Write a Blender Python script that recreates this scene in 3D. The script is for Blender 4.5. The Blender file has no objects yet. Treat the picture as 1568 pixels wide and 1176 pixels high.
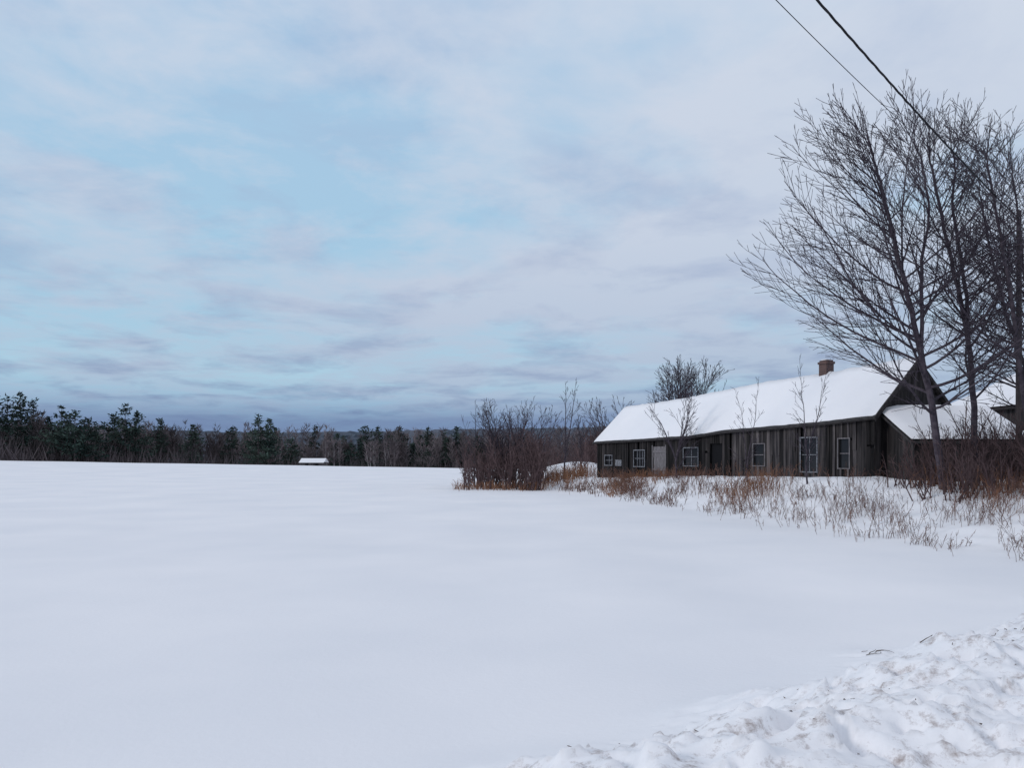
import bpy, math, random
from mathutils import Vector, noise
R=random.Random(11)
sc=bpy.context.scene
E=2.5
# ---------------------------------------------------------------- helpers
def sm(a,b,x):
    t=(x-a)/(b-a); t=0 if t<0 else 1 if t>1 else t
    return t*t*(3-2*t)
def interp(tab,x):
    if x<=tab[0][0]: return tab[0][1]
    for (a,b),(c,d) in zip(tab,tab[1:]):
        if x<=c: return b+(d-b)*(x-a)/(c-a)
    return tab[-1][1]
class Buf:
    def __init__(s): s.v=[];s.f=[];s.m=[];s.c=[]
    def face(s,pts,m=0,c=1.0):
        n=len(s.v); s.v.extend(pts); s.f.append(tuple(range(n,n+len(pts)))); s.m.append(m); s.c.append(c)
    def tube(s,pts,rad,k=3,m=0,c=1.0):
        n0=len(s.v); np_=len(pts)
        for i in range(np_):
            d=(pts[min(i+1,np_-1)]-pts[max(i-1,0)])
            if d.length<1e-6: d=Vector((0,0,1))
            d.normalize()
            ref=Vector((1,0,0)) if abs(d.x)<.8 else Vector((0,1,0))
            a=d.cross(ref).normalized(); b=d.cross(a)
            for j in range(k):
                t=6.28318*j/k
                s.v.append(pts[i]+(a*math.cos(t)+b*math.sin(t))*rad[i])
        for i in range(np_-1):
            for j in range(k):
                q=n0+i*k; j2=(j+1)%k
                s.f.append((q+j,q+j2,q+k+j2,q+k+j)); s.m.append(m); s.c.append(c)
    def box(s,o,ax,ay,az,m=0,c=1.0):
        n=len(s.v)
        for a,b,d in ((0,0,0),(1,0,0),(1,1,0),(0,1,0),(0,0,1),(1,0,1),(1,1,1),(0,1,1)):
            s.v.append(o+ax*a+ay*b+az*d)
        for f in ((0,3,2,1),(4,5,6,7),(0,1,5,4),(1,2,6,5),(2,3,7,6),(3,0,4,7)):
            s.f.append(tuple(n+i for i in f)); s.m.append(m); s.c.append(c)
    def obj(s,name,mats,parent=None,smooth=False):
        me=bpy.data.meshes.new(name); me.from_pydata([tuple(v) for v in s.v],[],s.f)
        for m in mats: me.materials.append(m)
        me.polygons.foreach_set('material_index',s.m)
        if smooth: me.polygons.foreach_set('use_smooth',[True]*len(s.f))
        at=me.attributes.new('tone','FLOAT','FACE'); at.data.foreach_set('value',s.c)
        me.update(); o=bpy.data.objects.new(name,me); sc.collection.objects.link(o)
        if parent: o.parent=parent
        return o
def mat(name,c1,c2=None,scale=3.0,rough=.9,bump=0,tone=False,stretch=None,detail=4):
    m=bpy.data.materials.new(name); m.use_nodes=True; nt=m.node_tree; N=nt.nodes; Lk=nt.links
    b=N['Principled BSDF']; b.inputs['Roughness'].default_value=rough
    b.inputs['Specular IOR Level'].default_value=.2
    c2=c2 or c1
    geo=N.new('ShaderNodeNewGeometry'); mp=N.new('ShaderNodeMapping'); Lk.new(geo.outputs['Position'],mp.inputs[0])
    if stretch: mp.inputs['Scale'].default_value=stretch
    nz=N.new('ShaderNodeTexNoise'); nz.inputs['Scale'].default_value=scale; nz.inputs['Detail'].default_value=detail
    Lk.new(mp.outputs[0],nz.inputs['Vector'])
    rp=N.new('ShaderNodeValToRGB'); rp.color_ramp.elements[0].position=.35; rp.color_ramp.elements[1].position=.65
    rp.color_ramp.elements[0].color=(*c1,1); rp.color_ramp.elements[1].color=(*c2,1)
    Lk.new(nz.outputs[0],rp.inputs[0]); out=rp.outputs[0]
    if tone:
        at=N.new('ShaderNodeAttribute'); at.attribute_name='tone'
        mx=N.new('ShaderNodeVectorMath'); mx.operation='SCALE'
        Lk.new(out,mx.inputs[0]); Lk.new(at.outputs['Fac'],mx.inputs['Scale']); out=mx.outputs[0]
    Lk.new(out,b.inputs['Base Color'])
    if bump:
        bp=N.new('ShaderNodeBump'); bp.inputs['Strength'].default_value=bump; bp.inputs['Distance'].default_value=.03
        Lk.new(nz.outputs[0],bp.inputs['Height']); Lk.new(bp.outputs[0],b.inputs['Normal'])
    return m
# ---------------------------------------------------------------- materials
M_bark=mat('bark_grey',(.050,.040,.052),(.095,.078,.094),6,tone=True,detail=2)
M_shrub=mat('shrub_bark',(.074,.048,.050),(.120,.080,.080),2,tone=True,detail=2)
M_weed=mat('weed_stalk',(.14,.074,.062),(.23,.138,.108),1.5,tone=True,detail=2)
M_grass=mat('dry_grass',(.22,.100,.056),(.33,.18,.11),1.5,tone=True,detail=2)
M_wbare=mat('woods_bark',(.13,.108,.116),(.235,.195,.20),.05,tone=True,detail=2)
M_wcon=mat('pine_needles',(.016,.030,.026),(.038,.056,.044),.12,tone=True,detail=2)
M_birch=mat('birch_bark',(.28,.26,.26),(.42,.40,.40),.4,tone=True,detail=2)
M_board=mat('weathered_boards',(.030,.027,.030),(.120,.105,.104),1.0,tone=True,stretch=(6,6,.6),bump=.4,detail=6)
M_dark=mat('dark_interior',(.008,.008,.010))
M_roof=mat('old_shingles',(.035,.032,.034),(.06,.055,.055),5)
M_white=mat('peeling_white_paint',(.09,.09,.10),(.28,.29,.32),13,detail=6)
M_doorm=mat('grey_door_paint',(.12,.11,.115),(.23,.215,.225),4,stretch=(5,5,1))
M_wire=mat('black_cable',(.02,.02,.025))
M_pole=mat('pole_wood',(.05,.042,.045),(.09,.076,.076),5,stretch=(5,5,.5))
M_litter=mat('leaf_litter',(.05,.032,.026),(.12,.075,.05),9)
M_porc=mat('insulator',(.25,.25,.27),rough=.3)
M_glass=bpy.data.materials.new('window_glass'); M_glass.use_nodes=True
b=M_glass.node_tree.nodes['Principled BSDF']; b.inputs['Base Color'].default_value=(.015,.017,.02,1); b.inputs['Roughness'].default_value=.12
b.inputs['Specular IOR Level'].default_value=.3
M_brick=bpy.data.materials.new('chimney_brick'); M_brick.use_nodes=True
nt=M_brick.node_tree; b=nt.nodes['Principled BSDF']; b.inputs['Roughness'].default_value=.9
bt=nt.nodes.new('ShaderNodeTexBrick'); bt.inputs['Color1'].default_value=(.12,.062,.052,1); bt.inputs['Color2'].default_value=(.075,.042,.038,1)
bt.inputs['Mortar'].default_value=(.12,.11,.11,1); bt.inputs['Scale'].default_value=4.5; bt.inputs['Mortar Size'].default_value=.015
g=nt.nodes.new('ShaderNodeNewGeometry'); sx=nt.nodes.new('ShaderNodeSeparateXYZ'); ad=nt.nodes.new('ShaderNodeMath'); cb=nt.nodes.new('ShaderNodeCombineXYZ')
nt.links.new(g.outputs['Position'],sx.inputs[0]); nt.links.new(sx.outputs[0],ad.inputs[0]); nt.links.new(sx.outputs[1],ad.inputs[1])
nt.links.new(ad.outputs[0],cb.inputs[0]); nt.links.new(sx.outputs[2],cb.inputs[1]); nt.links.new(cb.outputs[0],bt.inputs['Vector']); nt.links.new(bt.outputs[0],b.inputs['Base Color'])
def snow_mat(name,dirt=False):
    m=bpy.data.materials.new(name); m.use_nodes=True; nt=m.node_tree; N=nt.nodes; Lk=nt.links
    b=N['Principled BSDF']; b.inputs['Roughness'].default_value=.75; b.inputs['Specular IOR Level'].default_value=.15
    geo=N.new('ShaderNodeNewGeometry')
    n1=N.new('ShaderNodeTexNoise'); n1.inputs['Scale'].default_value=.22; n1.inputs['Detail'].default_value=4
    Lk.new(geo.outputs['Position'],n1.inputs['Vector'])
    rp=N.new('ShaderNodeValToRGB'); rp.color_ramp.elements[0].position=.3; rp.color_ramp.elements[1].position=.7
    rp.color_ramp.elements[0].color=(.81,.81,.835,1); rp.color_ramp.elements[1].color=(.895,.88,.89,1)
    Lk.new(n1.outputs[0],rp.inputs[0]); out=rp.outputs[0]
    n2=N.new('ShaderNodeTexNoise'); n2.inputs['Scale'].default_value=14; n2.inputs['Detail'].default_value=5
    Lk.new(geo.outputs['Position'],n2.inputs['Vector'])
    bp=N.new('ShaderNodeBump'); bp.inputs['Strength'].default_value=.3; bp.inputs['Distance'].default_value=.015
    Lk.new(n2.outputs[0],bp.inputs['Height']); Lk.new(bp.outputs[0],b.inputs['Normal'])
    if dirt:
        at=N.new('ShaderNodeAttribute'); at.attribute_name='bank'
        n3=N.new('ShaderNodeTexNoise'); n3.inputs['Scale'].default_value=5.2; n3.inputs['Detail'].default_value=9; n3.inputs['Roughness'].default_value=.76
        Lk.new(geo.outputs['Position'],n3.inputs['Vector'])
        r3=N.new('ShaderNodeValToRGB'); r3.color_ramp.elements[0].position=.52; r3.color_ramp.elements[1].position=.68
        r3.color_ramp.elements[0].color=(0,0,0,1); r3.color_ramp.elements[1].color=(1,1,1,1)
        Lk.new(n3.outputs[0],r3.inputs[0])
        mu=N.new('ShaderNodeMath'); mu.operation='MULTIPLY'; Lk.new(r3.outputs[0],mu.inputs[0]); Lk.new(at.outputs['Fac'],mu.inputs[1])
        mx=N.new('ShaderNodeMix'); mx.data_type='RGBA'; Lk.new(mu.outputs[0],mx.inputs[0]); Lk.new(out,mx.inputs[6]); mx.inputs[7].default_value=(.36,.30,.28,1)
        out=mx.outputs[2]
    Lk.new(out,b.inputs['Base Color'])
    return m
M_snow=snow_mat('snow',True); M_snow2=snow_mat('roof_snow')
# ---------------------------------------------------------------- terrain
LINE=[(0,14.5),(15,13.5),(21.3,11.4),(25.7,10.4),(34,8.7),(52,5.3),(60,1.5),(70,-2),(90,-4)]
def bank_s(x,y): return (x-.2)*.59-(y-5.5)*.807+.50
def hgt(x,y,fine=True):
    h=0.07*noise.noise(Vector((x*.07,y*.07,1)))
    if fine: h+=.07*noise.noise(Vector((x*.3,y*.2,5)))*sm(70,20,y)
    h+=1.45*min(1.3,max(0,-x)/88)*sm(30,135,y)
    h-=4*sm(155,225,y)
    s=x-interp(LINE,y)
    mh=interp([(14,0),(22,1.0),(28,1.35),(34,1.62),(46,1.3),(58,.95),(75,.6),(120,0)],y)
    w=interp([(20,6),(34,6),(52,3.2),(70,6)],y)
    h+=mh*sm(-.6,w,s+.5*noise.noise(Vector((x*.5,y*.5,9))))
    if s>-1 and 14<y<70: h+=.12*noise.noise(Vector((x*1.3,y*1.3,3)))*sm(-1,2,s)
    h+=1.5*math.exp(-((x-7)/5)**2-((y-78)/4)**2)
    b=bank_s(x,y)
    if y<20 and b>-1.5:
        wob=.6*noise.noise(Vector((x*.6,y*.6,2)))
        k=sm(-.5,2.6,b+wob)
        h+=.95*k
        if fine:
            q=Vector((x,y,0)); q2=q+Vector((noise.noise(q*2),noise.noise(q*2+Vector((9,9,9))),0))*.18
            pit=max(0,noise.noise(q2*4.0+Vector((7,2,0)))-.15)
            l=noise.noise(q*1.2)*.13+noise.noise(q2*2.7)*.075-pit*.34+abs(noise.noise(q2*5.2+Vector((3,1,0))))*.05+max(0,noise.noise(q2*8)-.12)*.12+noise.noise(q*19)*.016
            h+=l*sm(-.1,1.5,b+wob)
    return h
def axis(segs):
    out=[]
    for a,b,n in segs: out+= [a+(b-a)*i/n for i in range(n)]
    out.append(segs[-1][1]); return out
xs=axis([(-2500,-400,12),(-400,-120,24),(-120,-30,45),(-30,-3,50),(-3,9,330),(9,25,90),(25,60,35),(60,300,24),(300,2500,12)])
ys=axis([(-80,-6,20),(-6,3.8,30),(3.8,12.5,290),(12.5,36,130),(36,80,90),(80,300,100),(300,3000,20)])
V=[];bank=[]
for y in ys:
    for x in xs:
        V.append((x,y,hgt(x,y))); bank.append(sm(.2,1.8,bank_s(x,y)+.5*noise.noise(Vector((x*.6,y*.6,2)))) if y<20 else 0.0)
nx=len(xs); F=[(j*nx+i,j*nx+i+1,(j+1)*nx+i+1,(j+1)*nx+i) for j in range(len(ys)-1) for i in range(nx-1)]
me=bpy.data.meshes.new('snow_ground'); me.from_pydata(V,[],F); me.materials.append(M_snow)
me.polygons.foreach_set('use_smooth',[True]*len(F))
at=me.attributes.new('bank','FLOAT','POINT'); at.data.foreach_set('value',bank)
o=bpy.data.objects.new('snow_ground',me); sc.collection.objects.link(o)
# ---------------------------------------------------------------- hill
M_hill=mat('distant_forest',(.058,.078,.105),(.10,.11,.14),.025,detail=6)  # blue haze of distance is mixed into this forest colour
hx=[-1300+6.5*i for i in range(400)]; hy=[300+16*i for i in range(48)]
V=[]
for y in hy:
    for x in hx:
        base=-6+45*sm(300,820,y)*(.84+.3*noise.noise(Vector((x*.0028,y*.002,4))))-20*sm(860,1050,y)
        V.append((x+R.uniform(-2,2),y+R.uniform(-5,5),base+R.random()**2*4.2))
nx=len(hx); F=[(j*nx+i,j*nx+i+1,(j+1)*nx+i+1,(j+1)*nx+i) for j in range(len(hy)-1) for i in range(nx-1)]
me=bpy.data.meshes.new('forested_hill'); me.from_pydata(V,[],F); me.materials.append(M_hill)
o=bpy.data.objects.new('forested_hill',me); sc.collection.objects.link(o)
# ---------------------------------------------------------------- distant woods
def rv(): 
    return Vector((R.gauss(0,1),R.gauss(0,1),R.gauss(0,1))).normalized()
def sliver(B,p,d,L,w,m,c):
    s=d.cross(rv()); 
    if s.length<1e-3: return
    s.normalize(); s*=w*.5
    B.face([p-s,p+s,p+d*L],m,c)
def far_bare(B,x,y,z,H,S,c,birch=False):
    base=Vector((x,y,z)); lean=Vector((R.gauss(0,.04),R.gauss(0,.04),1))
    tops=[lean]
    if R.random()<.4: tops.append(Vector((R.gauss(0,.14),R.gauss(0,.14),1)))
    for l in tops:
        B.tube([base,base+l*H*.55,base+l*H*.97],[.16,.10,.03],3,2 if birch else 0,c*(1.0))
        n=50
        for i in range(n):
            t=R.uniform(.3,.97); p=base+l*H*t
            a=R.uniform(0,6.283); L=S*(1.15-t)*R.uniform(.6,1.2)
            d=Vector((math.cos(a),math.sin(a),R.uniform(.5,1.5))).normalized()
            sliver(B,p,d,L,.17,0,c)
            for q in range(3):
                d2=(d+rv()*.5+Vector((0,0,.35))).normalized()
                sliver(B,p+d*L*R.uniform(.35,.95),d2,R.uniform(.6,1.6),.15,0,c*R.uniform(.9,1.35))
def far_pine(B,x,y,z,H,W,c):
    base=Vector((x,y,z)); B.tube([base,base+Vector((0,0,H*.97))],[.22,.04],4,0,.4)
    k=int(H/.8); lop=R.uniform(0,6.28); full=R.uniform(.45,.8)
    for i in range(k):
        t=min(1.0,.2+.8*i/(k-1))
        prof=(1-t)**full*(.45+.55*min(1,t/.35))
        if R.random()<.12: continue
        for j in range(R.randint(4,7)):
            a=R.uniform(0,6.283); L=W*(prof+.05)*R.uniform(.4,1.3)*(1+.3*math.cos(a-lop))
            up=R.uniform(-.1,.4)
            d=Vector((math.cos(a),math.sin(a),up))
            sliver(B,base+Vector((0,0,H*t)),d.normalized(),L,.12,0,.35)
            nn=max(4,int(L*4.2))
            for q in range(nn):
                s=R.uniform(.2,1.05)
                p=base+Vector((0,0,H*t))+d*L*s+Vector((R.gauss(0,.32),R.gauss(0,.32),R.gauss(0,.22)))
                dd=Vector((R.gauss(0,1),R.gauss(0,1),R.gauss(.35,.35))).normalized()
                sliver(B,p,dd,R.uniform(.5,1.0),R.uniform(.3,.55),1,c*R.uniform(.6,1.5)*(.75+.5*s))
def wD(u):
    return interp([(-1.2,150),(-.68,168),(-.5,185),(-.3,215),(-.1,225),(.1,190),(.3,165),(1.2,150)],u)
def wT(u):
    return interp([(-1,.054),(-.68,.057),(-.62,.048),(-.55,.044),(-.3,.038),(-.1,.035),(.1,.037),(.8,.036)],u)
BW=Buf()
for i in range(1000):
    u=R.uniform(-1.0,.75); D=wD(u)+R.random()**1.3*75; x=u*D
    z=hgt(x,D,False)-.3
    H=E-z+wT(u)*D*R.uniform(.3,1.08)*(1+.35*noise.noise(Vector((x*.06,D*.06,7))))
    if R.random()<.05: far_pine(BW,x,D,z,H*R.uniform(.8,1.03),R.uniform(2.4,4),R.uniform(.8,1.3))
    else: far_bare(BW,x,D,z,H,R.uniform(3.5,5.5),R.uniform(.5,1.15)*(.85+.5*noise.noise(Vector((x*.03,D*.03,0)))))
for u,D,T,W in [(-.69,172,13.8,3.6),(-.672,176,13.9,3.8),(-.655,172,14.2,3.4),(-.637,178,13.2,3.0),(-.60,170,11.2,6.2),(-.582,168,10.0,5.6),(-.565,172,8.6,4.8),(-.618,180,9.0,3.8),(-.515,180,12.4,5.0),(-.53,184,10.6,4.4),(-.50,182,10.6,3.8),
   (-.468,190,9.2,3.5),(-.425,196,8.0,3.2),(-.372,204,8.5,3.4),(-.338,200,11.0,6.0),(-.322,204,10.0,5.4),(-.262,228,9.0,4),
   (-.195,236,9.4,4),(-.178,233,8.9,4.5),(-.15,240,9.2,4),(-.112,240,9.0,4),(-.074,232,8.9,3.8),(-.72,170,14,4),(-.76,170,13,4),(-.8,172,14,4)]:
    x=u*D; z=hgt(x,D,False)-.3
    far_pine(BW,x,D,z,E+T-z,W*1.1,R.uniform(.7,1.1))
for i in range(75):
    u=R.choice([R.uniform(-.62,-.52),R.uniform(-.24,-.04),R.uniform(-.24,-.04),R.uniform(-.38,-.29),R.uniform(-.62,0)]); D=wD(u)+R.uniform(0,40); x=u*D; z=hgt(x,D,False)-.3
    far_pine(BW,x,D,z,E-z+D*R.uniform(.008,.034),R.uniform(2.8,4.8),R.uniform(.8,1.4))
for i in range(14):
    u=R.choice([-.185,-.17,-.33,-.6,-.24])+R.gauss(0,.012); D=wD(u)+R.uniform(-4,3); x=u*D; z=hgt(x,D,False)
    far_bare(BW,x,D,z,E-z+.022*D,1.8,.9,True)
for i in range(13000):
    u=R.uniform(-.95,.6); D=wD(u)-6+R.random()*25; x=u*D; z=hgt(x,D,False)-.2
    d=Vector((R.gauss(0,.35),R.gauss(0,.35),1)).normalized()
    sliver(BW,Vector((x,D,z)),d,R.uniform(2.5,7.5),.24,0,R.uniform(.4,.95))
BW.obj('distant_woods',[M_wbare,M_wcon,M_birch])
par=bpy.data.objects.new('distant_house',None); sc.collection.objects.link(par)
B=Buf(); cx,cy=-48,182; z0=hgt(cx,cy,False)
B.box(Vector((cx-2.6,cy-2,z0)),Vector((5.2,0,0)),Vector((0,4,0)),Vector((0,0,E-1.2-z0)))
for k in(-1.6,.8): B.box(Vector((cx+k,cy-2.06,E-2.5)),Vector((.8,0,0)),Vector((0,.05,0)),Vector((0,0,.9)),1)
B.obj('walls',[M_board,M_dark],par)
B=Buf(); ze=E-1.35; zr=E-.3
for s in (-1,1):
    B.face([Vector((cx-3.0,cy+s*2.6,ze)),Vector((cx+3.0,cy+s*2.6,ze)),Vector((cx+3.0,cy,zr)),Vector((cx-3.0,cy,zr))][::s])
for sx_ in(-1,1):
    B.face([Vector((cx+sx_*2.6,cy-2.4,ze)),Vector((cx+sx_*2.6,cy+2.4,ze)),Vector((cx+sx_*2.6,cy,zr-.1))])
B.obj('snowy_roof',[M_snow2],par)
# ---------------------------------------------------------------- trees
UP=Vector((0,0,1))
def grow(B,p,d,L,r,lev,P,c):
    n=max(2,int(L/P['seg'])); pts=[p.copy()]; dirs=[d.copy()]; rad=[r]
    for i in range(n):
        d=(d+rv()*P['wob']+UP*P['up']).normalized(); p=p+d*(L/n)
        pts.append(p.copy()); dirs.append(d.copy()); rad.append(max(P['rmin'],r*(1-.8*(i+1)/n)))
    B.tube(pts,rad,3 if r<.04 else 5,0,c)
    if lev>=P['max']: return
    spawn(B,pts,dirs,rad,L,lev,P,c,P['start'])
def spawn(B,pts,dirs,rad,L,lev,P,c,t0):
    k=max(1,int(L*(1-t0)/P['sp'][lev])); n=len(pts)-1
    for i in range(k):
        t=t0+(1-t0)*(i+R.random()*.8)/k
        f=t*n; a=min(int(f),n-1); q=f-a
        p=pts[a].lerp(pts[a+1],q); d=dirs[a]
        pr=rv(); pr=pr-d*pr.dot(d)
        if pr.length<.1: continue
        pr.normalize()
        ang=math.radians(R.uniform(*P['ang']))
        cd=(d*math.cos(ang)+pr*math.sin(ang)).normalized()
        cl=max(.25,L*P['ratio']*(1.15-t*.75)*R.uniform(.6,1.2)); cl=min(cl,P['cap'][lev])
        grow(B,p,cd,cl,max(P['rmin'],(rad[a]*(1-q)+rad[a+1]*q)*.55),lev+1,P,c)
def stem(B,ctrl,r0,r1,P,prim,c,t0):
    pts=[Vector(q) for q in ctrl]; out=[]
    for i in range(len(pts)-1):
        a=pts[max(i-1,0)];b_=pts[i];c_=pts[i+1];d_=pts[min(i+2,len(pts)-1)]
        for k in range(5):
            t=k/5
            out.append(.5*((2*b_)+(c_-a)*t+(2*a-5*b_+4*c_-d_)*t*t+(3*b_-a-3*c_+d_)*t**3)+rv()*.03)
    out.append(pts[-1]); n=len(out)-1
    rad=[r0+(r1-r0)*(i/n)**.8 for i in range(n+1)]; B.tube(out,rad,8,0,c)
    H=sum((out[i+1]-out[i]).length for i in range(n))
    k=int(H*(1-t0)/prim['sp'])
    for i in range(k):
        t=t0+(1-t0)*(i+R.random())/k; f=t*n; a=min(int(f),n-1); p=out[a].lerp(out[a+1],f-a)
        d=(out[a+1]-out[a]).normalized()
        az=R.uniform(0,6.283) if R.random()<.6 else prim['az']+R.gauss(0,.6)
        h=Vector((math.cos(az),math.sin(az),0)); s=(t-t0)/(1-t0)
        ang=math.radians(prim['a0']+(prim['a1']-prim['a0'])*s+R.uniform(-10,10))
        cd=(d*math.cos(ang)+h*math.sin(ang)).normalized()
        L=(prim['l0']+(prim['l1']-prim['l0'])*s)*R.uniform(.6,1.15)
        grow(B,p,cd,L,min(rad[a]*.5,.012+.009*L),1,P,c)
    grow(B,out[-1],(out[-1]-out[-2]).normalized(),1.2,r1,1,P,c)
PB=dict(seg=.42,wob=.075,up=.06,rmin=.0082,max=3,start=.12,sp=[.5,.28,.29,.3],ang=(20,42),ratio=.46,cap=[9,3.1,1.5,.8])
prim=dict(sp=.19,az=3.3,a0=78,a1=32,l0=7.0,l1=2.0)
g=hgt
B=Buf()
stem(B,[(15.52,27,1.1),(15.17,27,3.91),(14.58,27,6.73),(13.99,27,9.31),(13.48,27,11.4),(13.1,27,12.9),(12.8,27,13.9)],.155,.02,PB,prim,.9,.17)
stem(B,[(14.75,27,6.2),(14.6,26.8,9.07),(14.75,26.6,11.0),(14.5,26.5,12.7),(14.2,26.5,13.6)],.08,.018,PB,dict(prim,l0=3.6,a0=50,sp=.28),.95,.1)
B.obj('bare_tree',[M_bark])
B=Buf(); pr2=dict(prim,az=0,l0=4.8,a0=58,l1=2.0,sp=.24)
stem(B,[(17.24,28,1.0),(17.24,28,3.72),(17.0,28,6.88),(16.5,28,9.3),(15.9,28,12),(15.6,28,13.5),(15.5,28,14.3)],.14,.02,PB,pr2,.8,.2)
stem(B,[(17.05,28,6.4),(17.0,28.2,9.07),(16.7,28.4,11.75),(16.75,28.4,13.5),(16.6,28.4,14.3)],.09,.02,PB,dict(pr2,l0=3.4),.85,.1)
B.obj('bare_tree',[M_bark])
B=Buf(); pr3=dict(prim,az=3.1,l0=4.2,a0=58,l1=1.7,sp=.26)
stem(B,[(17.6,25,1.0),(17.0,25,4.67),(16.6,25,7.9),(16.2,25,10.3),(15.9,25,12.0),(15.8,25,12.6)],.10,.018,PB,pr3,.75,.2)
stem(B,[(17.0,25,4.67),(17.4,25.2,7.0),(17.6,25.3,9.5),(17.5,25.3,11.8)],.07,.018,PB,pr3,.8,.1)
B.obj('bare_tree',[M_bark])
B=Buf()
stem(B,[(20.5,29,1.0),(20.4,29,4.5),(20.0,29,8),(19.6,29,11),(19.3,29,13.8)],.14,.018,PB,dict(prim,az=3.1,l0=4.8,sp=.27),.75,.2)
stem(B,[(20.4,29,4.5),(19.3,29.3,8),(18.6,29.3,11),(18.3,29.4,13.0)],.08,.018,PB,dict(prim,az=3.1,l0=3.4,sp=.3),.75,.1)
B.obj('bare_tree',[M_bark])
def auto_tree(name,x,y,H,S,r,forks=3,sp=.4,rmin=.012,t0=.25,tone=.8,lean=0,m=None,mx=3,seg=.5,a0=50):
    B=Buf(); z=g(x,y)-.15
    P=dict(PB,rmin=rmin,seg=seg,sp=[.5,sp*1.1,sp*1.1,.4],max=mx,cap=[9,S*.6,S*.35,.6])
    fk=H*R.uniform(.2,.32); fp=(x+lean*.3,y,z+fk)
    for i in range(forks):
        a=R.uniform(0,6.283)+i*6.283/forks; k=0 if forks==1 else S*.22
        tip=(x+lean+math.cos(a)*k*1.6,y+math.sin(a)*k*1.6,z+H*R.uniform(.82,1.0))
        mid=(x+lean*.6+math.cos(a)*k,y+math.sin(a)*k,z+(fk+H)/2)
        c=[(x,y,z),fp,mid,tip] if i==0 else [(fp[0],fp[1],fp[2]-.1),mid,tip]
        stem(B,c,r if i==0 else r*.7,rmin,P,dict(sp=sp,az=R.uniform(0,6),a0=a0,a1=28,l0=S*.62,l1=S*.25),tone,t0 if i==0 else .05)
    return B.obj(name,[m or M_bark])
auto_tree('bare_tree',16.6,75,10.8,8.4,.20,8,.36,.017,.3,.8,seg=.7)
auto_tree('bare_tree',5.1,72,8.4,3.6,.11,2,.42,.015,.3,.8,seg=.6)
auto_tree('bare_tree',10.5,82,7.6,6.4,.13,5,.5,.018,.25,.85,seg=.7)
auto_tree('bare_tree',8.3,88,6.8,4.6,.12,3,.5,.018,.25,.85,seg=.7)
auto_tree('bare_tree',-.5,61,6.3,5.4,.13,7,.32,.012,.2,.85,seg=.5)
auto_tree('bare_tree',1.2,67,5.7,4.8,.12,5,.36,.013,.2,.85,seg=.5)
auto_tree('bare_tree',-3.1,62,6.1,2.6,.08,2,.42,.012,.3,.8,seg=.5)
auto_tree('bare_tree',3.0,76,6.0,4.2,.09,3,.45,.014,.3,.8,seg=.6)
auto_tree('bare_tree',10.0,45.5,4.9,3.2,.07,4,.32,.010,.1,.9,lean=-.2,seg=.4,a0=35)
auto_tree('bare_tree',11.95,38,4.6,1.9,.045,2,.28,.007,.2,.9,lean=-.2,seg=.4)
auto_tree('bare_tree',13.2,33.5,4.6,2.1,.05,2,.24,.007,.15,.9,lean=-.15,seg=.4)
def shrub(B,x,y,H,n,rmin,sp,spread=.5,c=.9,mx=3):
    z=g(x,y)-.1
    P=dict(PB,rmin=rmin,seg=.4,sp=[.5,sp,sp,.4],max=mx,cap=[3,H*.35,H*.2,.4],ratio=.4,up=.05,wob=.13,start=.2)
    for i in range(n):
        a=R.uniform(0,6.283); k=R.uniform(.05,spread)
        grow(B,Vector((x+R.gauss(0,.25),y+R.gauss(0,.25),z)),Vector((math.cos(a)*k,math.sin(a)*k,1)).normalized(),H*R.uniform(.6,1.05),.02+.006*H,1,P,c*R.uniform(.8,1.2))
B=Buf()
for i in range(34):
    x=R.uniform(-3.9,2.4); y=58.5+R.uniform(-2.5,6)
    shrub(B,x,y,R.uniform(2.4,4.7)*(.7 if x<-3.0 else 1),8,.0125,.32,.5,1.05)
B.obj('leafless_shrub',[M_shrub])
B=Buf()
for i in range(32):
    shrub(B,R.uniform(1.0,10),R.uniform(68,92),R.uniform(2.5,4.7),6,.017,.4,.45,1.1)
B.obj('leafless_shrub',[M_shrub])
B=Buf()
for i in range(42):
    x=R.uniform(14.6,21.5); y=R.uniform(24.3,29.8)
    shrub(B,x,y,R.uniform(1.4,3.6)*(.7+.45*sm(14,19,x)),7,.0072,.25,.6,1.0)
for i in range(12):
    shrub(B,R.uniform(14.0,18),R.uniform(21.5,26),R.uniform(.9,1.9),7,.006,.22,.7,1.05)
B.obj('leafless_shrub',[M_shrub])
def weed(B,x,y,H,c,br,rm):
    z=g(x,y)-.05; d=Vector((R.gauss(0,.26),R.gauss(0,.26),1)).normalized(); p=Vector((x,y,z)); pts=[p]
    for i in range(3):
        d=(d+rv()*.2).normalized(); p=p+d*H/3; pts.append(p)
    B.tube(pts,[rm*1.2,rm,rm*.8,rm*.5],3,0,c)
    for i in range(br):
        t=R.uniform(.3,1); q=pts[0].lerp(pts[-1],t); dd=(d+rv()*.75).normalized(); L=H*R.uniform(.15,.4)
        B.tube([q,q+dd*L*.5,q+(dd+UP*.25).normalized()*L],[rm*.8,rm*.7,rm*.5],3,0,c)
        if R.random()<.4:
            e=q+dd*L; s=rm*3.5; B.face([e+rv()*s,e+rv()*s,e+rv()*s],0,c*.8)
def barnx(y): return 6.6+(58-y)*9.8/24
B=Buf(); n=0
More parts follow.
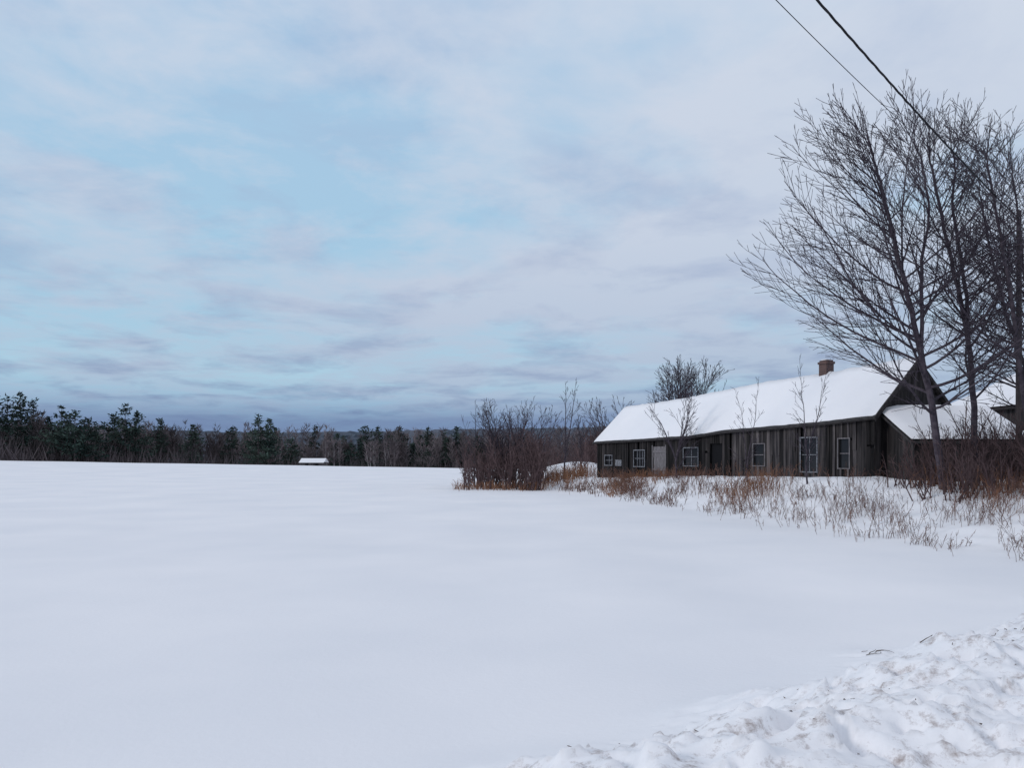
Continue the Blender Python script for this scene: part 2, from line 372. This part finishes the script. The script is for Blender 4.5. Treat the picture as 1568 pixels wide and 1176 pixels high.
while n<2700:
    y=17.4+R.random()**1.2*38; L0=interp(LINE,y); bx=min(barnx(y) if y>34 else 22,L0+8.0)
    s=R.random()**1.3*(bx-L0); x=L0+s-.35+(R.gauss(-.6,.6) if R.random()<.15 else 0)
    dn=noise.noise(Vector((x*.75,y*.5,20)))+.5*noise.noise(Vector((x*2,y*1.5,2)))
    edge=sm(-.3,1.2,s); back=1-.75*sm(3.5,6,s) if y>26 else 1
    if R.random()>(.10+.28*edge+dn*1.5)*back: continue
    weed(B,x,y,R.uniform(.22,.78)*(.6+.45*edge),R.uniform(.55,1.2),R.randint(3,6),interp([(20,.0055),(55,.010)],y)); n+=1
B.obj('dry_weeds',[M_weed])
B=Buf()
def clump(n,fx,fy,h0,h1,rm):
    for i in range(n):
        x,y=fx(),fy(); weed(B,x,y,R.uniform(h0,h1),R.uniform(.6,1.2),2,rm)
clump(650,lambda:R.gauss(4.3,1.5),lambda:R.gauss(61,2.5),.4,1.2,.013)
clump(700,lambda:R.uniform(6.0,11),lambda:R.uniform(46,53),.2,.65,.011)
clump(260,lambda:R.gauss(11.2,.7),lambda:R.gauss(35,1.5),.4,1.0,.008)
clump(350,lambda:R.uniform(-4.5,2),lambda:R.gauss(57.5,1),.3,.8,.011)
clump(350,lambda:R.uniform(14.5,20),lambda:R.uniform(22.5,28),.3,1.0,.0065)
B.obj('dry_grass',[M_grass])
# ---------------------------------------------------------------- barn
barn=bpy.data.objects.new('old_barn',None); sc.collection.objects.link(barn)
F0=Vector((6.6,58,0)); D=Vector((9.8,-24,0)); LEN=D.length; d=D.normalized(); q=Vector((-d.y,d.x,0)); W=5.0
nout=-q
EAVE=[(0,3.81),(.2,3.86),(.47,3.96),(.6,4.19),(.78,4.28),(.9,4.37),(1,4.50)]
RID=[(0,6.28),(.15,6.31),(.3,6.38),(.45,6.56),(.63,6.76),(.8,6.82),(1,6.97)]
OPEN=[(.05,.09,1.91,2.6,'w'),(.21,.262,1.86,2.95,'w2'),(.303,.36,1.1,3.2,'d'),(.439,.496,1.97,3.05,'w'),(.545,.585,1.15,3.3,'x'),(.69,.7246,2.04,3.2,'k'),(.828,.869,1.78,3.45,'w'),(.922,.947,1.98,3.36,'k')]
B=Buf(); s=0.0
while s<LEN-.05:
    w=R.uniform(.15,.29); a0=s/LEN; a1=min((s+w)/LEN,1); am=(a0+a1)/2
    p=F0+d*s; zb=g(p.x,p.y)-.5; zt=interp(EAVE,am)-.06
    ivs=[(zb,zt)]
    for oa,ob,z0,z1,k in OPEN:
        if am>oa and am<ob:
            ivs=[(zb,z0),(z1,zt)]
    tone=R.uniform(.17,.46) if am<.59 else R.uniform(.40,.95)
    tone*=1+.5*noise.noise(Vector((s*.6,3,1)))
    if R.random()<.18: tone*=.4
    if R.random()<.12: tone*=1.7
    if R.random()<.025:
        s+=w; continue
    for z0,z1 in ivs:
        if z1-z0>.02:
            parts=[(z0,z1)]
            if z1-z0>1.5 and R.random()<.35:
                zm=z0+(z1-z0)*R.uniform(.35,.75); parts=[(z0,zm-.01),(zm,z1)]
            for pa,pb in parts:
                B.box(p+nout*R.uniform(.0,.02)+Vector((0,0,pa)),d*(w-R.choice([.012,.015,.03,.05])),nout*.03,Vector((0,0,pb-pa-(R.random()*.15 if R.random()<.2 else 0)))+d*R.uniform(-.012,.012),0,tone*R.uniform(.75,1.2))
    s+=w
for a,sg in ((1.0,1),(0.0,-1)):
    s=0
    P0=F0+D*a
    while s<W-.01:
        w=min(R.uniform(.18,.26),W-s); m_=s+w/2; t=1-abs(m_-W/2)/(W/2)
        ze=interp(EAVE,a)*(1-t)+interp(RID,a)*t-.12
        p=P0+q*s; zb=.4
        B.box(p+Vector((0,0,zb)),q*(w-.012),d*sg*(.03+R.uniform(0,.015)),Vector((0,0,ze-zb)),0,R.uniform(.3,.7))
        s+=w
for i in range(26):
    a=i/26; p=F0+D*a+q*W; B.box(p+Vector((0,0,.3)),D/26*.99,q*.03,Vector((0,0,interp(EAVE,a)-.4)),0,R.uniform(.4,.9))
B.obj('board_walls',[M_board],barn)
B=Buf()
for i in range(30):
    a=i/30; p=F0+D*a+q*.10
    B.face([p+Vector((0,0,0.3)),p+D/30+Vector((0,0,.3)),p+D/30+Vector((0,0,interp(EAVE,a)-.1)),p+Vector((0,0,interp(EAVE,a)-.1))])
B.obj('dark_backing',[M_dark],barn)  # near-black sheet, paints the unlit inside behind board gaps and doorway
BG=Buf();BFm=Buf();BD=Buf()
for oa,ob,z0,z1,k in OPEN:
    p=F0+D*oa; w=(ob-oa)*LEN; h=z1-z0
    if k in('w','w2','k'):
        BG.box(p+q*.03+Vector((0,0,z0)),d*w,q*.02,UP*h)
        T=.065 if k!='k' else .05; mi=0 if k!='k' else 1
        o0=p+nout*.055
        for (aa,bb,cc,dd) in [(0,z0-T,w,T),(0,z1,w,T),(-T,z0-T,T,h+2*T),(w,z0-T,T,h+2*T)]:
            BFm.box(o0+d*aa+UP*bb,d*cc,nout*.03,UP*dd,mi)
        o1=p+q*.02
        BFm.box(o1+UP*(z0+h/2-.02),d*w,nout*.025,UP*.04,mi)
        if k=='w': BFm.box(o1+d*(w/2-.02)+UP*z0,d*.04,nout*.022,UP*h,mi)
        if k=='w2':
            for e in(.25,.5,.75): BFm.box(o1+d*(w*e-.02)+UP*z0,d*.04,nout*.022,UP*h,mi)
    elif k=='d':
        for i in range(7):
            BD.box(p+d*(w*i/7)+UP*z0,d*(w/7-.012),nout*(.03+.004*(i%2)),UP*h)
        for zz in (z0+.5,z1-.4): BD.box(p+UP*zz+nout*.04,d*w,nout*.03,UP*.14)
        for aa in(-.1,w): BFm.box(p+nout*.055+d*aa+UP*z0,d*.1,nout*.03,UP*(h+.1),1)
p=F0+D*.11+nout*.06; BFm.box(p+UP*1.85,d*.9,nout*.03,UP*.45,0)
BG.obj('window_panes',[M_glass],barn); BFm.obj('window_frames',[M_white,M_doorm],barn); BD.obj('plank_door',[M_doorm],barn)
NA=70
def roof_surface(off0,name,matl,over,thick,snow):
    B=Buf(); nt_=9; rows=[]
    for i in range(NA+1):
        aa=-over/LEN+(1+2*over/LEN)*i/NA; ac=min(1,max(0,aa)); ez=interp(EAVE,ac); rz=interp(RID,ac)
        row=[]
        for j in range(-nt_,nt_+1):
            t=j/nt_
            ov=1.0+ (over/(W/2))
            s=W/2+t*(W/2)*ov; z=rz-(rz-ez)*abs(t)*ov
            n_=0
            P_=F0+D*aa+q*s
            if snow:
                n_=thick*(.85+.35*noise.noise(P_*.5))+.06*noise.noise(P_*1.7)
                e=min(1,(1-abs(t))*nt_*.9+.15)
                e2=min(1,min(i,NA-i)*.5+.4)
                n_*=e**.5*e2
            row.append(P_+UP*(z+off0+n_))
        rows.append(row)
    for r in rows: B.v.extend(r)
    k=2*nt_+1
    for i in range(NA):
        for j in range(k-1):
            B.f.append((i*k+j,i*k+j+1,(i+1)*k+j+1,(i+1)*k+j)); B.m.append(0); B.c.append(1)
    return B.obj(name,[matl],barn,smooth=snow)
o=roof_surface(0.0,'roof_deck',M_roof,.28,0,False)
md=o.modifiers.new('s','SOLIDIFY'); md.thickness=.11; md.offset=0
roof_surface(.05,'roof_snow',M_snow2,.22,.16,True)
B=Buf()
for t0 in(0,2):
    P0=F0+D+d*.26+q*(W/2*t0+(-.25 if t0==0 else .25)); P1=F0+D+d*.26+q*(W/2)
    a=P0+UP*4.22; b_=P1+UP*6.92
    B.box(a-UP*.12,b_-a,d*.04,UP*.17,0,.6)
B.obj('rake_boards',[M_board],barn)
B=Buf(); cp=F0+D*.79+q*(W/2+.1)+UP*6.2; hw=.26
def cbox(hx,z,h,m=0): B.box(cp-d*hx-q*hx+UP*z,d*2*hx,q*2*hx,UP*h,m)
cbox(hw,0,1.25); cbox(hw+.045,1.25,.12); cbox(hw-.02,1.37,.08); cbox(hw-.08,1.45,.05,1)
B.obj('chimney',[M_brick,M_snow2],barn)
B=Buf();BS=Buf();BR=Buf()
def planks(x0,x1,y,zt):
    x=x0
    while x<x1-.01:
        w=min(R.uniform(.18,.26),x1-x); B.box(Vector((x,y-R.uniform(0,.02),.5)),Vector((w-.012,0,0)),Vector((0,.04,0)),Vector((0,0,zt-.5)),0,R.uniform(.25,.7)); x+=w
planks(17.1,21.6,31.9,3.15)
y=31.95
while y<34.4:
    zt=3.15+(y-31.9)*.5; B.box(Vector((17.1,y,.5)),Vector((.03,0,0)),Vector((0,.21,0)),Vector((0,0,zt-.5)),0,R.uniform(.3,.7)); y+=.22
def patch(f,nx_=24,ny_=6):
    for b_,off,th in((BR,0,0),(BS,.07,.17)):
        n=len(b_.v)
        for i in range(nx_+1):
            for j in range(ny_+1):
                t=j/ny_; p=f(i/nx_,t)
                e=min(1,i*.6+.25,(nx_-i)*.6+.25,j*.8+.25) if th else 0
                b_.v.append(p+UP*(off+th*e*(1+.3*noise.noise(Vector((p.x,t*3,7))))))
        for i in range(nx_):
            for j in range(ny_):
                k=n+i*(ny_+1)+j; b_.f.append((k,k+ny_+1,k+ny_+2,k+1)); b_.m.append(0); b_.c.append(1)
patch(lambda a,t:Vector((16.75+5.2*a,31.5+3.0*t,3.15+1.5*t)))
A_=Vector((25.0,37,5.0));B_=Vector((38,37,5.0));C_=Vector((38,45,5.0));D_=Vector((25.0,45,5.0));R0=Vector((28.6,41,7.35));R1=Vector((35,41,7.35))
def quad(p0,p1,p2,p3): patch(lambda a,t:(p0.lerp(p1,a)).lerp(p3.lerp(p2,a),t),14,6)
quad(A_,B_,R1,R0); quad(D_,A_,R0,R0+Vector((0,.01,0))); quad(C_,D_,R0,R1); quad(B_,C_,R1+Vector((0,.01,0)),R1)
planks(25.4,37.6,37.3,5.0)
for i in range(30): B.box(Vector((25.4,37.35+i*.25,.5)),Vector((.03,0,0)),Vector((0,.24,0)),Vector((0,0,4.5)),0,R.uniform(.35,.8))
B.obj('wing_walls',[M_board],barn); BS.obj('wing_roof_snow',[M_snow2],barn,smooth=True); o=BR.obj('wing_roof',[M_roof],barn)
md=o.modifiers.new('s','SOLIDIFY'); md.thickness=.1
# ---------------------------------------------------------------- pole & wires
def pole(x,y):
    par=bpy.data.objects.new('utility_pole',None); sc.collection.objects.link(par)
    z=g(x,y)-.3; B=Buf(); B.tube([Vector((x,y,z)),Vector((x,y,6)),Vector((x,y,11.7))],[.125,.105,.085],10); B.face([Vector((x+.085*math.cos(i*.628),y+.085*math.sin(i*.628),11.7)) for i in range(10)])
    B.obj('pole_shaft',[M_pole],par)
    B=Buf(); wd=Vector((-13.6,-15,0)).normalized()
    for zz in(11.4,11.43): B.tube([Vector((x,y,zz))+wd*-.14,Vector((x,y,zz))+wd*.14],[.04,.04],8)
    B.obj('insulators',[M_porc],par)
pole(18.9,28); pole(18.9-13.6*3,28-15*3)
def wire(name,z0,c,r,tw=0):
    B=Buf()
    for ph in ([0] if not tw else [0,2.1,4.2]):
        pts=[];n=260 if tw else 90
        for i in range(n+1):
            t=3*i/n; a=i*.75+ph
            pts.append(Vector((18.9-13.6*t,28-15*t,E+z0-3*c*t+c*t*t))+Vector((math.cos(a)*tw*.7,-math.cos(a)*tw*.7,math.sin(a)*tw)))
        B.tube(pts,[r]*len(pts),5)
    B.obj(name,[M_wire])
wire('power_line',8.9,.5,.011,.013)
wire('power_line',8.93,.87,.007)
# ---------------------------------------------------------------- debris on bank
B=Buf()
for i in range(620):
    x=R.uniform(.3,10); y=R.uniform(4.2,12)
    if bank_s(x,y)<.8: continue
    s=R.uniform(.007,.021)*(1 if R.random()<.86 else 1.8)
    z=g(x,y)+.006; c=Vector((x,y,z))
    a=rv()*s; a.z*=.4; b_=rv()*s*.7; b_.z*=.4; B.face([c-a,c+b_,c+a+Vector((0,0,.008)),c-b_])
for tx,ty in((4.35,9.0),(3.9,7.2),(1.6,5.7),(5.3,8.2),(3.2,6.4)):
    for k in range(6):
        p=Vector((tx+R.gauss(0,.12),ty+R.gauss(0,.05),0)); a=R.gauss(0,.6); L=R.uniform(.06,.22); pts=[]
        for m_ in range(4):
            e=p+Vector((math.cos(a),math.sin(a),0))*L*m_/3; a+=R.gauss(0,.4); e.z=g(e.x,e.y)+.014; pts.append(e)
        B.tube(pts,[.005,.004,.003,.002],3)
B.obj('twigs_and_leaves',[M_litter])
# ---------------------------------------------------------------- world
w=bpy.data.worlds.new('World'); sc.world=w; w.use_nodes=True; nt=w.node_tree; N=nt.nodes; Lk=nt.links
for n_ in list(N): N.remove(n_)
outw=N.new('ShaderNodeOutputWorld'); bg=N.new('ShaderNodeBackground'); Lk.new(bg.outputs[0],outw.inputs[0]); bg.inputs[1].default_value=.1
SUN_EL=math.radians(26); SUN_AZ=math.radians(245)
sky=N.new('ShaderNodeTexSky'); sky.sky_type='NISHITA'; sky.sun_disc=False; sky.sun_elevation=SUN_EL; sky.sun_rotation=SUN_AZ
tc=N.new('ShaderNodeTexCoord'); nm=N.new('ShaderNodeVectorMath'); nm.operation='NORMALIZE'; Lk.new(tc.outputs['Generated'],nm.inputs[0])
sp=N.new('ShaderNodeSeparateXYZ'); Lk.new(nm.outputs[0],sp.inputs[0])
def math_(op,a,b_=None,clamp=False):
    n=N.new('ShaderNodeMath'); n.operation=op; n.use_clamp=clamp
    for i,vv in enumerate((a,b_)):
        if vv is None: continue
        if isinstance(vv,(int,float)): n.inputs[i].default_value=vv
        else: Lk.new(vv,n.inputs[i])
    return n.outputs[0]
zc=math_('ADD',math_('MAXIMUM',sp.outputs[2],0),.10)
cb=N.new('ShaderNodeCombineXYZ'); Lk.new(math_('DIVIDE',sp.outputs[0],zc),cb.inputs[0]); Lk.new(math_('DIVIDE',sp.outputs[1],zc),cb.inputs[1])
def nz(scale,det,rough,off,dist=0,stretch=(1,1,1)):
    mp=N.new('ShaderNodeMapping'); mp.inputs['Location'].default_value=off; mp.inputs['Scale'].default_value=stretch; Lk.new(cb.outputs[0],mp.inputs[0])
    n=N.new('ShaderNodeTexNoise'); n.inputs['Scale'].default_value=scale; n.inputs['Detail'].default_value=det; n.inputs['Roughness'].default_value=rough; n.inputs['Distortion'].default_value=dist
    Lk.new(mp.outputs[0],n.inputs['Vector']); return n.outputs[0]
def srgb(c): return tuple((x/255/12.92 if x/255<.04 else ((x/255+.055)/1.055)**2.4) for x in c)+(1,)
def ramp(inp,st,raw=False):
    n=N.new('ShaderNodeValToRGB'); cr=n.color_ramp
    while len(cr.elements)<len(st): cr.elements.new(.5)
    for e,(p,c) in zip(cr.elements,st): e.position=p; e.color=c if raw else srgb(c)
    Lk.new(inp,n.inputs[0]); return n.outputs[0]
def bw(inp,a,b_): return ramp(inp,[(a,(0,0,0,1)),(b_,(1,1,1,1))],True)
def mix(f,a,b_):
    n=N.new('ShaderNodeMix'); n.data_type='RGBA'; 
    if isinstance(f,(int,float)): n.inputs[0].default_value=f
    else: Lk.new(f,n.inputs[0])
    Lk.new(a,n.inputs[6]); Lk.new(b_,n.inputs[7]); return n.outputs[2]
Z=sp.outputs[2]
clear=ramp(Z,[(0,(106,132,174)),(.045,(114,142,182)),(.07,(150,184,213)),(.10,(172,206,227)),(.25,(168,205,230)),(.5,(172,203,231)),(.8,(190,208,232))])
cloud=ramp(Z,[(0,(108,130,169)),(.045,(120,142,178)),(.08,(170,189,212)),(.16,(186,199,219)),(.28,(199,209,226)),(.5,(207,216,231)),(.8,(212,216,227))])
dark=ramp(Z,[(0,(104,124,163)),(.06,(116,136,173)),(.1,(138,156,189)),(.2,(160,175,204)),(.5,(166,187,217)),(.8,(188,200,222))])
n1=nz(.95,6,.56,(3.1,1.7,0),.25); n2=nz(2.0,6,.58,(7,4,2),.3); n3=nz(3.0,6,.62,(1,9,5),.2)
sk=N.new('ShaderNodeVectorMath'); sk.operation='SCALE'; Lk.new(sky.outputs[0],sk.inputs[0]); sk.inputs['Scale'].default_value=.12
clear2=mix(.08,clear,sk.outputs[0])
side=math_('MULTIPLY',sp.outputs[0],.20)
f1=math_('MULTIPLY',bw(math_('ADD',n1,side),.37,.57),.95)
c1=mix(f1,clear2,cloud)
f2=math_('MULTIPLY',bw(n2,.47,.66),math_('SUBTRACT',.74,math_('MULTIPLY',Z,.65)),True)
c2=mix(f2,c1,dark)
f3=math_('MULTIPLY',bw(n3,.44,.66),.6)
c3=mix(f3,c2,cloud)
sc10=N.new('ShaderNodeVectorMath'); sc10.operation='SCALE'; Lk.new(c3,sc10.inputs[0]); sc10.inputs['Scale'].default_value=10
Lk.new(sc10.outputs[0],bg.inputs[0])
sl=bpy.data.lights.new('sun','SUN'); sl.energy=.98; sl.angle=math.radians(14); sl.color=(1,.92,.87)
so=bpy.data.objects.new('sun',sl); sc.collection.objects.link(so)
sv=Vector((math.sin(SUN_AZ)*math.cos(SUN_EL),math.cos(SUN_AZ)*math.cos(SUN_EL),math.sin(SUN_EL)))
so.rotation_euler=(-sv).to_track_quat('-Z','Y').to_euler()
cd=bpy.data.cameras.new('camera'); cd.sensor_width=36; cd.lens=36*1150/1568; cd.shift_y=112/1568; cd.clip_end=6000; cd.clip_start=.05
co=bpy.data.objects.new('camera',cd); sc.collection.objects.link(co); co.location=(0,0,E); co.rotation_euler=(math.radians(90),0,0); sc.camera=co
sc.view_settings.view_transform='Standard'; sc.view_settings.look='None'; sc.view_settings.exposure=0
